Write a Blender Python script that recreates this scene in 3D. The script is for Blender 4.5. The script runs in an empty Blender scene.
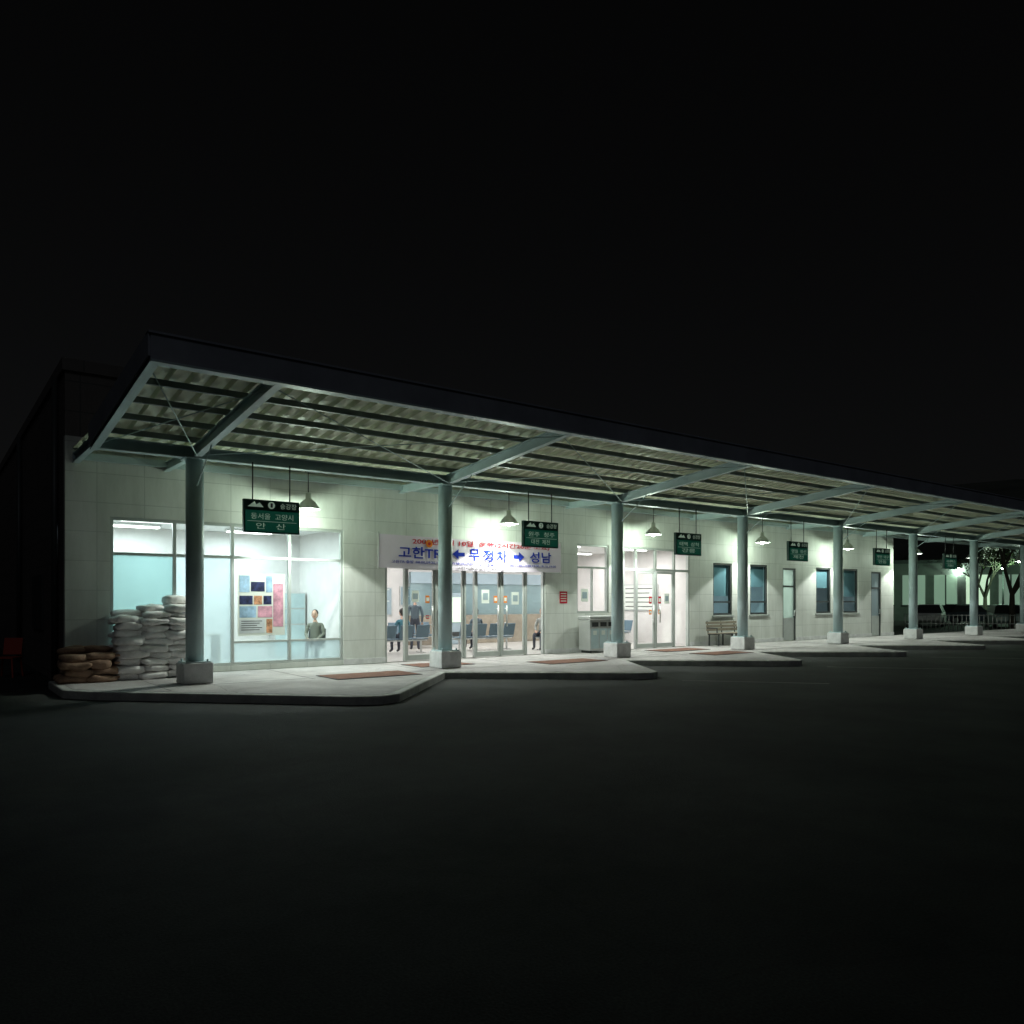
import bpy, math, random
from mathutils import Vector, Matrix, noise
random.seed(7)
scene=bpy.context.scene
col=scene.collection
R=math.radians

# ------------------------------------------------------------ materials
def mat(name, base, rough=0.6, metal=0.0, var=0.0, vscale=3.0, bump=0.0, bscale=40.0, emit=None, estr=0.0, spec=0.5):
    m=bpy.data.materials.new(name); m.use_nodes=True
    nt=m.node_tree; b=nt.nodes['Principled BSDF']
    b.inputs['Base Color'].default_value=(*base,1); b.inputs['Roughness'].default_value=rough
    b.inputs['Metallic'].default_value=metal
    b.inputs['Specular IOR Level'].default_value=spec
    if var>0:
        g=nt.nodes.new('ShaderNodeNewGeometry')
        n=nt.nodes.new('ShaderNodeTexNoise'); n.inputs['Scale'].default_value=vscale; n.inputs['Detail'].default_value=6
        n.inputs['Roughness'].default_value=0.65
        nt.links.new(g.outputs['Position'],n.inputs['Vector'])
        r=nt.nodes.new('ShaderNodeValToRGB')
        r.color_ramp.elements[0].position=0.3; r.color_ramp.elements[1].position=0.7
        r.color_ramp.elements[0].color=(*[c*(1-var) for c in base],1)
        r.color_ramp.elements[1].color=(*[min(1,c*(1+var*0.5)) for c in base],1)
        nt.links.new(n.outputs['Fac'],r.inputs['Fac']); nt.links.new(r.outputs['Color'],b.inputs['Base Color'])
    if bump>0:
        g=nt.nodes.new('ShaderNodeNewGeometry')
        n=nt.nodes.new('ShaderNodeTexNoise'); n.inputs['Scale'].default_value=bscale; n.inputs['Detail'].default_value=4
        nt.links.new(g.outputs['Position'],n.inputs['Vector'])
        bp=nt.nodes.new('ShaderNodeBump'); bp.inputs['Strength'].default_value=bump; bp.inputs['Distance'].default_value=0.02
        nt.links.new(n.outputs['Fac'],bp.inputs['Height']); nt.links.new(bp.outputs['Normal'],b.inputs['Normal'])
    if emit:
        b.inputs['Emission Color'].default_value=(*emit,1); b.inputs['Emission Strength'].default_value=estr
    return m

def glass_mat(name, tint=(0.93,0.96,0.95), frost=0.0):
    m=bpy.data.materials.new(name); m.use_nodes=True; nt=m.node_tree
    for n in list(nt.nodes): nt.nodes.remove(n)
    o=nt.nodes.new('ShaderNodeOutputMaterial'); t=nt.nodes.new('ShaderNodeBsdfTransparent'); t.inputs[0].default_value=(*tint,1)
    g=nt.nodes.new('ShaderNodeBsdfGlossy'); g.inputs['Roughness'].default_value=0.03
    mx=nt.nodes.new('ShaderNodeMixShader'); lw=nt.nodes.new('ShaderNodeLayerWeight'); lw.inputs[0].default_value=.5
    pw=nt.nodes.new('ShaderNodeMath'); pw.operation='POWER'; pw.inputs[1].default_value=5
    ad=nt.nodes.new('ShaderNodeMath'); ad.operation='MULTIPLY_ADD'; ad.inputs[1].default_value=.94; ad.inputs[2].default_value=.04
    nt.links.new(lw.outputs['Facing'],pw.inputs[0]); nt.links.new(pw.outputs[0],ad.inputs[0]); nt.links.new(ad.outputs[0],mx.inputs[0])
    src=t
    if frost>0:
        d=nt.nodes.new('ShaderNodeBsdfTranslucent'); d.inputs[0].default_value=(*tint,1)
        d2=nt.nodes.new('ShaderNodeBsdfDiffuse'); d2.inputs[0].default_value=(*tint,1)
        m1=nt.nodes.new('ShaderNodeMixShader'); m1.inputs[0].default_value=0.35
        nt.links.new(d.outputs[0],m1.inputs[1]); nt.links.new(d2.outputs[0],m1.inputs[2])
        m2=nt.nodes.new('ShaderNodeMixShader'); m2.inputs[0].default_value=frost
        nt.links.new(t.outputs[0],m2.inputs[1]); nt.links.new(m1.outputs[0],m2.inputs[2]); src=m2
    nt.links.new(src.outputs[0],mx.inputs[1]); nt.links.new(g.outputs[0],mx.inputs[2]); nt.links.new(mx.outputs[0],o.inputs[0])
    return m

def tile_mat(name, base, mortar, w, h, msize=0.012, var=0.06):
    m=bpy.data.materials.new(name); m.use_nodes=True; nt=m.node_tree; b=nt.nodes['Principled BSDF']
    g=nt.nodes.new('ShaderNodeNewGeometry'); sp=nt.nodes.new('ShaderNodeSeparateXYZ'); cb=nt.nodes.new('ShaderNodeCombineXYZ')
    ad=nt.nodes.new('ShaderNodeMath'); ad.operation='ADD'
    nt.links.new(g.outputs['Position'],sp.inputs[0])
    nt.links.new(sp.outputs['X'],ad.inputs[0]); nt.links.new(sp.outputs['Y'],ad.inputs[1])
    nt.links.new(ad.outputs[0],cb.inputs['X']); nt.links.new(sp.outputs['Z'],cb.inputs['Y'])
    br=nt.nodes.new('ShaderNodeTexBrick'); br.offset=0.0; br.squash=1.0
    br.inputs['Scale'].default_value=1.0; br.inputs['Brick Width'].default_value=w; br.inputs['Row Height'].default_value=h
    br.inputs['Mortar Size'].default_value=msize; br.inputs['Mortar Smooth'].default_value=0.2
    br.inputs['Color1'].default_value=(*base,1); br.inputs['Color2'].default_value=(*[c*(1-var) for c in base],1); br.inputs['Mortar'].default_value=(*mortar,1)
    nt.links.new(cb.outputs[0],br.inputs['Vector'])
    n=nt.nodes.new('ShaderNodeTexNoise'); n.inputs['Scale'].default_value=1.1; n.inputs['Detail'].default_value=8; n.inputs['Roughness'].default_value=0.7
    mp=nt.nodes.new('ShaderNodeMapping'); mp.inputs['Scale'].default_value=(1.6,1.6,0.35)
    nt.links.new(g.outputs['Position'],mp.inputs[0]); nt.links.new(mp.outputs[0],n.inputs['Vector'])
    rp=nt.nodes.new('ShaderNodeValToRGB'); rp.color_ramp.elements[0].position=.35; rp.color_ramp.elements[0].color=(.80,.80,.78,1); rp.color_ramp.elements[1].position=.62; rp.color_ramp.elements[1].color=(1,1,1,1)
    nt.links.new(n.outputs['Fac'],rp.inputs[0])
    mx=nt.nodes.new('ShaderNodeMix'); mx.data_type='RGBA'; mx.blend_type='MULTIPLY'; mx.inputs[0].default_value=1
    nt.links.new(br.outputs['Color'],mx.inputs[6]); nt.links.new(rp.outputs[0],mx.inputs[7])
    nt.links.new(mx.outputs[2],b.inputs['Base Color']); b.inputs['Roughness'].default_value=0.55
    bp=nt.nodes.new('ShaderNodeBump'); bp.inputs['Strength'].default_value=0.3; bp.inputs['Distance'].default_value=0.006; bp.invert=True
    nt.links.new(br.outputs['Fac'],bp.inputs['Height']); nt.links.new(bp.outputs[0],b.inputs['Normal'])
    return m

def ground_mat(name, a, b_, crack=0.5, sc=1.0):
    m=bpy.data.materials.new(name); m.use_nodes=True; nt=m.node_tree; b=nt.nodes['Principled BSDF']
    g=nt.nodes.new('ShaderNodeNewGeometry')
    n1=nt.nodes.new('ShaderNodeTexNoise'); n1.inputs['Scale'].default_value=0.35*sc; n1.inputs['Detail'].default_value=10; n1.inputs['Roughness'].default_value=0.7
    n2=nt.nodes.new('ShaderNodeTexNoise'); n2.inputs['Scale'].default_value=60*sc; n2.inputs['Detail'].default_value=3
    v=nt.nodes.new('ShaderNodeTexVoronoi'); v.feature='DISTANCE_TO_EDGE'; v.inputs['Scale'].default_value=0.45*sc
    nz=nt.nodes.new('ShaderNodeTexNoise'); nz.inputs['Scale'].default_value=2.0
    ma=nt.nodes.new('ShaderNodeMix'); ma.data_type='VECTOR'; ma.inputs[0].default_value=0.25
    nt.links.new(g.outputs['Position'],nz.inputs['Vector'])
    nt.links.new(g.outputs['Position'],ma.inputs[4]); nt.links.new(nz.outputs['Color'],ma.inputs[5]); nt.links.new(ma.outputs[1],v.inputs['Vector'])
    for n in (n1,n2): nt.links.new(g.outputs['Position'],n.inputs['Vector'])
    r=nt.nodes.new('ShaderNodeValToRGB'); r.color_ramp.elements[0].position=.35; r.color_ramp.elements[1].position=.65
    r.color_ramp.elements[0].color=(*a,1); r.color_ramp.elements[1].color=(*b_,1)
    nt.links.new(n1.outputs['Fac'],r.inputs[0])
    r2=nt.nodes.new('ShaderNodeValToRGB'); r2.color_ramp.elements[0].position=0.0; r2.color_ramp.elements[1].position=.008
    r2.color_ramp.elements[0].color=(1-crack,1-crack,1-crack,1); r2.color_ramp.elements[1].color=(1,1,1,1)
    nt.links.new(v.outputs['Distance'],r2.inputs[0])
    r3=nt.nodes.new('ShaderNodeValToRGB'); r3.color_ramp.elements[0].position=.3; r3.color_ramp.elements[1].position=.7
    r3.color_ramp.elements[0].color=(.6,.6,.6,1); r3.color_ramp.elements[1].color=(1,1,1,1)
    nt.links.new(n2.outputs['Fac'],r3.inputs[0])
    m1=nt.nodes.new('ShaderNodeMix'); m1.data_type='RGBA'; m1.blend_type='MULTIPLY'; m1.inputs[0].default_value=1
    m2=nt.nodes.new('ShaderNodeMix'); m2.data_type='RGBA'; m2.blend_type='MULTIPLY'; m2.inputs[0].default_value=1
    nt.links.new(r.outputs[0],m1.inputs[6]); nt.links.new(r2.outputs[0],m1.inputs[7])
    nt.links.new(m1.outputs[2],m2.inputs[6]); nt.links.new(r3.outputs[0],m2.inputs[7])
    nt.links.new(m2.outputs[2],b.inputs['Base Color']); b.inputs['Roughness'].default_value=.9; b.inputs['Specular IOR Level'].default_value=.12
    bp=nt.nodes.new('ShaderNodeBump'); bp.inputs['Strength'].default_value=.5; bp.inputs['Distance'].default_value=.01
    nt.links.new(n2.outputs['Fac'],bp.inputs['Height']); nt.links.new(bp.outputs[0],b.inputs['Normal'])
    return m

M={}
M['tile']=tile_mat('wall_tile',(.68,.70,.66),(.50,.52,.49),.9,.6,.009)
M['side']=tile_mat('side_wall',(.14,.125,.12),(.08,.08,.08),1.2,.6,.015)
M['asphalt']=ground_mat('asphalt',(.026,.028,.027),(.062,.066,.062),.12)
M['concrete']=ground_mat('platform_concrete',(.38,.36,.36),(.68,.65,.64),.3,1.3)
M['kerb']=mat('kerb_concrete',(.42,.42,.40),.85,var=.35,vscale=3,bump=.3)
M['plinth']=mat('plinth_concrete',(.66,.66,.66),.8,var=.25,vscale=4,bump=.2)
M['steel']=mat('painted_steel',(.46,.58,.60),.45,var=.12,vscale=2)
M['steel_d']=mat('purlin_steel',(.20,.24,.23),.5,var=.2)
M['fascia']=mat('fascia_metal',(.28,.30,.35),.5,var=.25,vscale=1.2)
M['deck']=mat('metal_deck',(.78,.81,.62),.5,0,var=.2,vscale=1.3)
M['alu']=mat('aluminium',(.60,.61,.60),.35,.5,var=.1)
M['alu_w']=mat('frame_light',(.44,.47,.45),.4,.1,var=.1)
M['glass']=glass_mat('glass')
M['frost']=glass_mat('frosted_glass',(.68,.80,.82),frost=.5)
M['tealg']=glass_mat('teal_frosted_glass',(.36,.56,.55),frost=.75)
M['white']=mat('white_paint',(.78,.78,.76),.6,var=.05)
M['intwall']=mat('interior_wall',(.70,.68,.66),.7,var=.12,vscale=1.2)
M['ceil']=mat('interior_ceiling',(.80,.80,.79),.8)
M['floor']=mat('interior_floor',(.50,.49,.46),.3,var=.15)
M['cloth']=mat('banner_cloth',(.72,.63,.72),.8,var=.06,vscale=2,bump=.1,bscale=3)
M['blue']=mat('blue_print',(.02,.04,.35),.9,spec=.1)
M['bluegrey']=mat('blue_grey_panel',(.30,.38,.42),.7)
M['red']=mat('red_print',(.50,.03,.05),.9,spec=.1)
M['orange']=mat('orange_print',(.75,.22,.03),.9,spec=.1)
M['conered']=mat('chair_red',(.35,.04,.02),.6)
M['black']=mat('black_print',(.03,.03,.035),.6)
M['green']=mat('sign_green',(.015,.20,.12),.45)
M['signgreen']=mat('emissive_sign_green',(.012,.11,.075),.45,emit=(.02,.24,.15),estr=.09)  # weak emission added to brighten the green sign face
M['signtext']=mat('emissive_sign_text',(.6,.68,.58),.5,emit=(.6,.85,.66),estr=.17)  # weak emission added to brighten the sign lettering and marks
M['dgreen']=mat('sign_dark_green',(.01,.05,.04),.45)
M['signwhite']=mat('sign_white',(.72,.76,.70),.5)
M['mat']=mat('door_mat',(.20,.095,.065),.95,var=.35,vscale=6,bump=.6,bscale=120)
M['bagw']=mat('white_bag',(.87,.84,.82),.8,var=.2,vscale=5,bump=.6,bscale=25)
M['bagb']=mat('brown_bag',(.34,.21,.14),.85,var=.4,vscale=5,bump=.7,bscale=25)
M['darkglass']=glass_mat('tinted_glass',(.45,.58,.62))
M['skin']=mat('skin',(.50,.32,.24),.6)
M['hair']=mat('hair',(.02,.016,.014),.5)
M['coat_d']=mat('dark_coat',(.08,.11,.13),.8)
M['coat_t']=mat('teal_jacket',(.05,.16,.20),.8)
M['coat_g']=mat('grey_jacket',(.30,.32,.30),.8)
M['coat_p']=mat('olive_jacket',(.16,.17,.14),.8)
M['pants']=mat('trousers',(.04,.045,.06),.85)
M['shoe']=mat('shoe',(.02,.02,.02),.5)
M['bulb']=mat('lit_bulb',(1,1,1),.5,emit=(1,.98,.90),estr=60)
M['shade']=mat('lamp_shade',(.55,.58,.55),.35,.4)
M['seat']=mat('plastic_seat',(.10,.16,.20),.45)
M['wood']=mat('bench_wood',(.30,.26,.20),.6,var=.3)
M['dark']=mat('dark_metal',(.04,.045,.045),.5)
M['joint']=mat('joint_filler',(.12,.12,.11),.9)
M['rail']=mat('road_paint',(.13,.13,.12),.8,var=.6,vscale=5)
M['bark']=mat('bark',(.09,.075,.055),.9,var=.3)
M['leaf']=mat('leaf',(.06,.085,.03),.8,var=.4)
M['farwall']=mat('far_wall',(.22,.24,.22),.8,var=.3,vscale=.6)
M['farlit']=mat('lit_window',(.5,.6,.5),.6,emit=(.62,.85,.60),estr=.8,var=.5,vscale=1.5)
M['farlit2']=mat('lit_window_dim',(.4,.5,.4),.6,emit=(.40,.60,.46),estr=.28)
M['fluor']=mat('fluorescent_tube',(1,1,1),.5,emit=(.95,1,.95),estr=6)

# ------------------------------------------------------------ mesh helpers
class MB:
    def __init__(s): s.v=[]; s.f=[]; s.sm=[]
    def box(s,a,b):
        x0,y0,z0=a; x1,y1,z1=b; i=len(s.v)
        s.v+=[(x0,y0,z0),(x1,y0,z0),(x1,y1,z0),(x0,y1,z0),(x0,y0,z1),(x1,y0,z1),(x1,y1,z1),(x0,y1,z1)]
        for f in ((0,3,2,1),(4,5,6,7),(0,1,5,4),(1,2,6,5),(2,3,7,6),(3,0,4,7)): s.f.append(tuple(i+k for k in f)); s.sm.append(False)
    def pane(s,x0,x1,z0,z1,y):
        i=len(s.v); s.v+=[(x0,y,z0),(x1,y,z0),(x1,y,z1),(x0,y,z1)]; s.f.append((i,i+1,i+2,i+3)); s.sm.append(False)
    def beam(s,p,q,w,h,up=(0,0,1)):
        p=Vector(p);q=Vector(q); d=(q-p).normalized(); u=Vector(up); r=d.cross(u).normalized(); u=r.cross(d)
        i=len(s.v)
        for e in (p,q):
            for a,b in ((-1,-1),(1,-1),(1,1),(-1,1)): s.v.append(tuple(e+r*a*w/2+u*b*h/2))
        for f in ((0,3,2,1),(4,5,6,7),(0,1,5,4),(1,2,6,5),(2,3,7,6),(3,0,4,7)): s.f.append(tuple(i+k for k in f)); s.sm.append(False)
    def ibeam(s,p,q,w,h,t=.018):
        p=Vector(p);q=Vector(q); d=(q-p).normalized(); r=d.cross(Vector((0,0,1))).normalized(); u=r.cross(d)
        s.beam(p+u*(h/2-t/2),q+u*(h/2-t/2),w,t); s.beam(p-u*(h/2-t/2),q-u*(h/2-t/2),w,t); s.beam(p,q,t,h-2*t)
    def tube(s,p,q,r0,r1=None,n=16,cap=True):
        if r1 is None: r1=r0
        p=Vector(p);q=Vector(q); d=(q-p).normalized(); a=d.orthogonal().normalized(); b=d.cross(a); i=len(s.v)
        for e,r in ((p,r0),(q,r1)):
            for k in range(n):
                t=2*math.pi*k/n; s.v.append(tuple(e+(a*math.cos(t)+b*math.sin(t))*r))
        for k in range(n):
            s.f.append((i+k,i+(k+1)%n,i+n+(k+1)%n,i+n+k)); s.sm.append(True)
        if cap:
            s.f.append(tuple(i+k for k in reversed(range(n)))); s.f.append(tuple(i+n+k for k in range(n))); s.sm+=[False,False]
    def lathe(s,c,prof,n=24):
        i=len(s.v)
        for r,z in prof:
            for k in range(n):
                t=2*math.pi*k/n; s.v.append((c[0]+r*math.cos(t),c[1]+r*math.sin(t),c[2]+z))
        for j in range(len(prof)-1):
            for k in range(n):
                s.f.append((i+j*n+k,i+j*n+(k+1)%n,i+(j+1)*n+(k+1)%n,i+(j+1)*n+k)); s.sm.append(True)
    def ell(s,c,r,n=12,m=8,ex=1.0,nz=0,seed=0,rot=0):
        i=len(s.v)
        def pw(x,e): return math.copysign(abs(x)**e,x)
        for j in range(m+1):
            ph=-math.pi/2+math.pi*j/m
            for k in range(n):
                t=2*math.pi*k/n
                x=r[0]*pw(math.cos(ph),ex)*pw(math.cos(t),ex); y=r[1]*pw(math.cos(ph),ex)*pw(math.sin(t),ex); z=r[2]*pw(math.sin(ph),ex*1.1)
                if nz:
                    q=noise.noise_vector(Vector((x*5+seed*3.1,y*5+seed,z*6+seed*1.7))); x+=q.x*nz; y+=q.y*nz; z+=q.z*nz*.6
                cr,sr=math.cos(rot),math.sin(rot)
                s.v.append((c[0]+x*cr-y*sr,c[1]+x*sr+y*cr,c[2]+z))
        for j in range(m):
            for k in range(n):
                s.f.append((i+j*n+k,i+j*n+(k+1)%n,i+(j+1)*n+(k+1)%n,i+(j+1)*n+k)); s.sm.append(True)
    def prism(s,poly,z0,z1):
        i=len(s.v); n=len(poly)
        for z in (z0,z1):
            for x,y in poly: s.v.append((x,y,z))
        s.f.append(tuple(i+k for k in reversed(range(n)))); s.f.append(tuple(i+n+k for k in range(n))); s.sm+=[False,False]
        for k in range(n): s.f.append((i+k,i+(k+1)%n,i+n+(k+1)%n,i+n+k)); s.sm.append(False)
    def obj(s,name,m,parent=None,bevel=0,loc=None,rotz=0):
        me=bpy.data.meshes.new(name); me.from_pydata(s.v,[],s.f); me.update()
        me.polygons.foreach_set('use_smooth',s.sm)
        me.materials.append(M[m] if isinstance(m,str) else m)
        o=bpy.data.objects.new(name,me); col.objects.link(o)
        if parent: o.parent=parent
        if loc: o.location=loc
        o.rotation_euler.z=rotz
        if bevel:
            b=o.modifiers.new('bevel','BEVEL'); b.width=bevel; b.segments=2; b.limit_method='ANGLE'
        return o
def root(name,loc=(0,0,0),rotz=0):
    e=bpy.data.objects.new(name,None); col.objects.link(e); e.location=loc; e.rotation_euler.z=rotz; e.empty_display_size=.3; return e
def box(name,a,b,m,parent=None,bevel=0):
    k=MB(); k.box(a,b); return k.obj(name,m,parent,bevel)
def text(name,body,loc,w,h,m,parent,rz=0,bold=0.0):
    c=bpy.data.curves.new(name,'FONT'); c.body=body; c.size=1; c.extrude=.001; c.align_x='LEFT'; c.offset=bold; c.resolution_u=3
    c.materials.append(M[m]); o=bpy.data.objects.new(name,c); col.objects.link(o)
    bpy.context.view_layer.update()
    xs=[v[0] for v in o.bound_box]; ys=[v[1] for v in o.bound_box]
    dx=max(xs)-min(xs) or 1; dy=max(ys)-min(ys) or 1
    sx,sy=w/dx,h/dy
    o.scale=(sx,sy,1); o.rotation_euler=(R(90),0,rz)
    o.location=(loc[0]-min(xs)*sx,loc[1],loc[2]-min(ys)*sy)
    o.parent=parent
    return o
def light(name,kind,loc,power,color,parent,size=.1,sy=None,rot=(0,0,0),spot=None):
    l=bpy.data.lights.new(name,kind); l.energy=power; l.color=color
    if kind=='AREA':
        l.shape='RECTANGLE'; l.size=size; l.size_y=sy or size
    elif kind in('POINT','SPOT'): l.shadow_soft_size=size
    if spot: l.spot_size=R(spot[0]); l.spot_blend=spot[1]
    o=bpy.data.objects.new(name,l); col.objects.link(o); o.location=loc; o.rotation_euler=rot; o.parent=parent
    return o

YW=17.84; YC=15.68; YF=11.14
# ------------------------------------------------------------ ground
g=MB(); g.v=[(-900,-500,-.15),(1200,-500,-.15),(1200,1200,-.15),(-900,1200,-.15)]; g.f=[(0,1,2,3)]; g.sm=[False]
g.obj('ground','asphalt')
poly=[(2.0,YW+.0),(2.0,15.9),(2.35,15.35),(5.7,11.95),(6.15,11.72),(6.55,11.85)]
for n in range(0,8):
    bx=9.3+5.7*n
    poly.append((bx,14.75))
    tx=bx+3.75
    poly+= [(tx-.45,12.02),(tx-.1,11.9),(tx+.2,12.05)]
poly+=[(54.5,14.75),(54.5,YW)]
pf=root('platform')
k=MB(); k.prism(poly,-.30,-.004); k.obj('kerb','kerb',pf,.025)
def inset(poly,d):
    out=[]; n=len(poly)
    for i in range(n):
        p0=Vector(poly[i-1]);p1=Vector(poly[i]);p2=Vector(poly[(i+1)%n])
        a=(p1-p0).normalized(); b=(p2-p1).normalized()
        na=Vector((-a.y,a.x)); nb=Vector((-b.y,b.x)); m=(na+nb); m.normalize(); c=max(.4,m.dot(na))
        out.append(tuple(p1+m*d/c))
    return out
ins=inset(poly,.16)
k=MB(); k.prism(ins,-.02,.0); k.obj('slab','concrete',pf)
k=MB()
for n in range(17): 
    x=3.5+2.85*n; y0=15.0
    if n<1: y0=14.6
    k.box((x,y0,.0005),(x+.012,YW-.04,.0025))
k.box((2.4,15.2,.0030),(54,15.212,.0045)); k.obj('joints','joint',pf)
for (x,y,w,d) in ((7.6,15.05,1.9,1.0),(10.2,16.5,1.5,.9),(13.4,15.3,1.9,.9),(19.3,16.7,2.0,.9),(19.2,14.9,1.8,.9)):
    r=root('door_mat',(x,y,0)); k=MB(); k.box((-w/2,-d/2,.006),(w/2,d/2,.018)); k.obj('pile','mat',r,.004)
    k=MB()
    for a,b in (((-w/2-.03,-d/2-.03),(w/2+.03,-d/2)),((-w/2-.03,d/2),(w/2+.03,d/2+.03)),((-w/2-.03,-d/2),(-w/2,d/2)),((w/2,-d/2),(w/2+.03,d/2))):
        k.box((*a,.006),(*b,.014))
    k.obj('border','dark',r)
r=root('road_marking')
k=MB()
for n in range(7):
    x=9.3+5.7*n
    p=Vector((x+3.9,11.3)); d=Vector((.64,-.77)); q=p+d*3; w=Vector((-d.y,d.x))*.05
    i=len(k.v); k.v+=[(*(p-w),-.146),(*(q-w),-.146),(*(q+w),-.146),(*(p+w),-.146)]; k.f.append((i,i+1,i+2,i+3)); k.sm.append(False)
k.obj('lines','rail',r)

# ------------------------------------------------------------ terminal building
B=root('bus_terminal')
X0,X1=2.29,35.3
ops=[(3.10,8.30,.12,3.33),(9.44,14.74,.0,2.55),(16.0,17.35,1.2,3.33),(18.0,21.25,0,3.33),(22.5,23.58,1.06,2.93),(24.65,25.75,1.06,2.93),
     (26.72,27.62,0,2.85),(29.03,30.14,1.06,2.93),(31.07,32.26,1.06,2.93),(33.35,34.2,0,2.85)]
k=MB(); x=X0; H=6.2
for a,b,z0,z1 in ops:
    k.box((x,YW,-.3),(a,YW+.2,4.9)); 
    if z0>0: k.box((a,YW,-.3),(b,YW+.2,z0))
    k.box((a,YW,z1),(b,YW+.2,4.9)); x=b
k.box((x,YW,-.3),(X1,YW+.2,4.9))
k.obj('front_wall','tile',B)
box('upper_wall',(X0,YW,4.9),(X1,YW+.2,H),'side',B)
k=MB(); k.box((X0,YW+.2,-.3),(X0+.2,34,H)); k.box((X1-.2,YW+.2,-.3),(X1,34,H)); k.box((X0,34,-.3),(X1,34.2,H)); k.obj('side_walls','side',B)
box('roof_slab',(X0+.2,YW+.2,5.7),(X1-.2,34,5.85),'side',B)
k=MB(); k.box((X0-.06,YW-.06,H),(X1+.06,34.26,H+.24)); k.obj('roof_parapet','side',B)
k=MB(); k.box((24,24,H+.24),(30,30,H+2.6)); k.obj('roof_room','side',B)
k=MB(); k.tube((X0-.09,18.6,-.15),(X0-.09,18.6,H),.06); k.tube((X0-.09,26,-.15),(X0-.09,26,H),.06); k.obj('downpipe','dark',B)
k=MB(); k.box((X0-.05,21.2,.9),(X0-.003,23.2,2.2)); k.obj('side_window','dark',B)
k=MB(); k.box((X0+.0,YW-.03,0.006),(3.1,YW-.002,.14)); k.box((8.3,YW-.03,.006),(9.44,YW-.002,.14)); k.box((14.74,YW-.03,.006),(18.0,YW-.002,.14)); k.box((21.25,YW-.03,.006),(26.72,YW-.002,.14)); k.box((27.62,YW-.03,.006),(33.35,YW-.002,.14)); k.box((34.2,YW-.03,.006),(35.3,YW-.002,.14))
k.obj('skirting','plinth',B)

def frame(k,a,b,z0,z1,t=.06,y=YW+.03,d=.09):
    k.box((a,y,z0),(a+t,y+d,z1)); k.box((b-t,y,z0),(b,y+d,z1)); k.box((a+t,y,z1-t),(b-t,y+d,z1)); 
    k.box((a+t,y,z0),(b-t,y+d,z0+t))
fr=MB(); gl=MB(); fg=MB(); tg=MB(); YG=YW+.074
E=[3.10,4.37,5.61,6.94,8.30]
frame(fr,3.10,8.30,.12,3.33,.07)
for e in E[1:-1]: fr.box((e-.035,YW+.03,.19),(e+.035,YW+.12,3.26))
for a,b in zip(E[:-1],E[1:]):
    fr.box((a+.07 if a==3.10 else a+.035,YW+.04,2.54),(b-.07 if b==8.3 else b-.035,YW+.11,2.60))
    gl.pane(a+.03,b-.03,2.6,3.27,YG)
tg.pane(3.15,4.34,.18,2.55,YG)
fg.pane(4.40,5.58,.18,2.55,YG)
gl.pane(5.64,6.91,.67,2.55,YG); gl.pane(6.97,8.25,.67,2.55,YG)
fr.box((5.645,YW+.035,.62),(6.905,YW+.115,.67)); fr.box((6.975,YW+.035,.62),(8.23,YW+.115,.67))
fg.pane(5.66,6.9,.19,.62,YG); fg.pane(6.99,8.22,.19,.62,YG)
hd=MB()
def doors(edges,z1,rail,leaves):
    a,b=edges[0],edges[-1]
    fr.box((a,YW+.02,0.004),(a+.07,YW+.12,z1)); fr.box((b-.07,YW+.02,.004),(b,YW+.12,z1)); fr.box((a+.07,YW+.02,z1-.07),(b-.07,YW+.12,z1))
    for e in edges[1:-1]: fr.box((e-.03,YW+.02,.004),(e+.03,YW+.12,z1-.07))
    if rail:
        for p,q in zip(edges[:-1],edges[1:]): fr.box((p+.07 if p==a else p+.03,YW+.03,rail-.04),(q-.07 if q==b else q-.03,YW+.11,rail+.04))
    gl.pane(a+.04,b-.04,.03,z1-.04,YG)
    top=(rail-.04) if rail else z1-.07
    for (p,q,side) in leaves:
        fr.box((p+.035,YW+.045,.02),(p+.09,YW+.105,top-.01)); fr.box((q-.09,YW+.045,.02),(q-.035,YW+.105,top-.01))
        fr.box((p+.09,YW+.045,.02),(q-.09,YW+.105,.16)); fr.box((p+.09,YW+.045,top-.08),(q-.09,YW+.105,top-.01))
        hx=q-.15 if side>0 else p+.15
        hd.tube((hx,YW-.03,.85),(hx,YW-.03,1.45),.022,n=10)
        hd.tube((hx,YW-.03,.95),(hx,YW+.07,.95),.012,n=8); hd.tube((hx,YW-.03,1.35),(hx,YW+.07,1.35),.012,n=8)
doors([9.44,10.05,10.98,11.91,12.25,13.15,14.05,14.74],2.55,None,[(10.05,10.98,1),(10.98,11.91,-1),(12.25,13.15,1),(13.15,14.05,-1)])
doors([18.0,18.62,19.55,20.48,21.25],3.33,2.6,[(18.62,19.55,1),(19.55,20.48,-1)])
frame(fr,16.0,17.35,1.2,3.33); fr.box((16.06,YW+.04,2.58),(17.29,YW+.11,2.64)); fr.box((16.65,YW+.035,1.26),(16.70,YW+.115,2.58)); gl.pane(16.03,17.32,1.23,3.3,YG)
dk=MB(); dg=MB()
for a,b in ((22.5,23.58),(24.65,25.75),(29.03,30.14),(31.07,32.26)):
    frame(dk,a,b,1.06,2.93,.07); dk.box((a+.07,YW+.04,1.5),(b-.07,YW+.11,1.56)); 
    dg.pane(a+.03,b-.03,1.1,2.9,YG); fr.box((a-.06,YW-.05,1.0),(b+.06,YW-.002,1.055))
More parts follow.
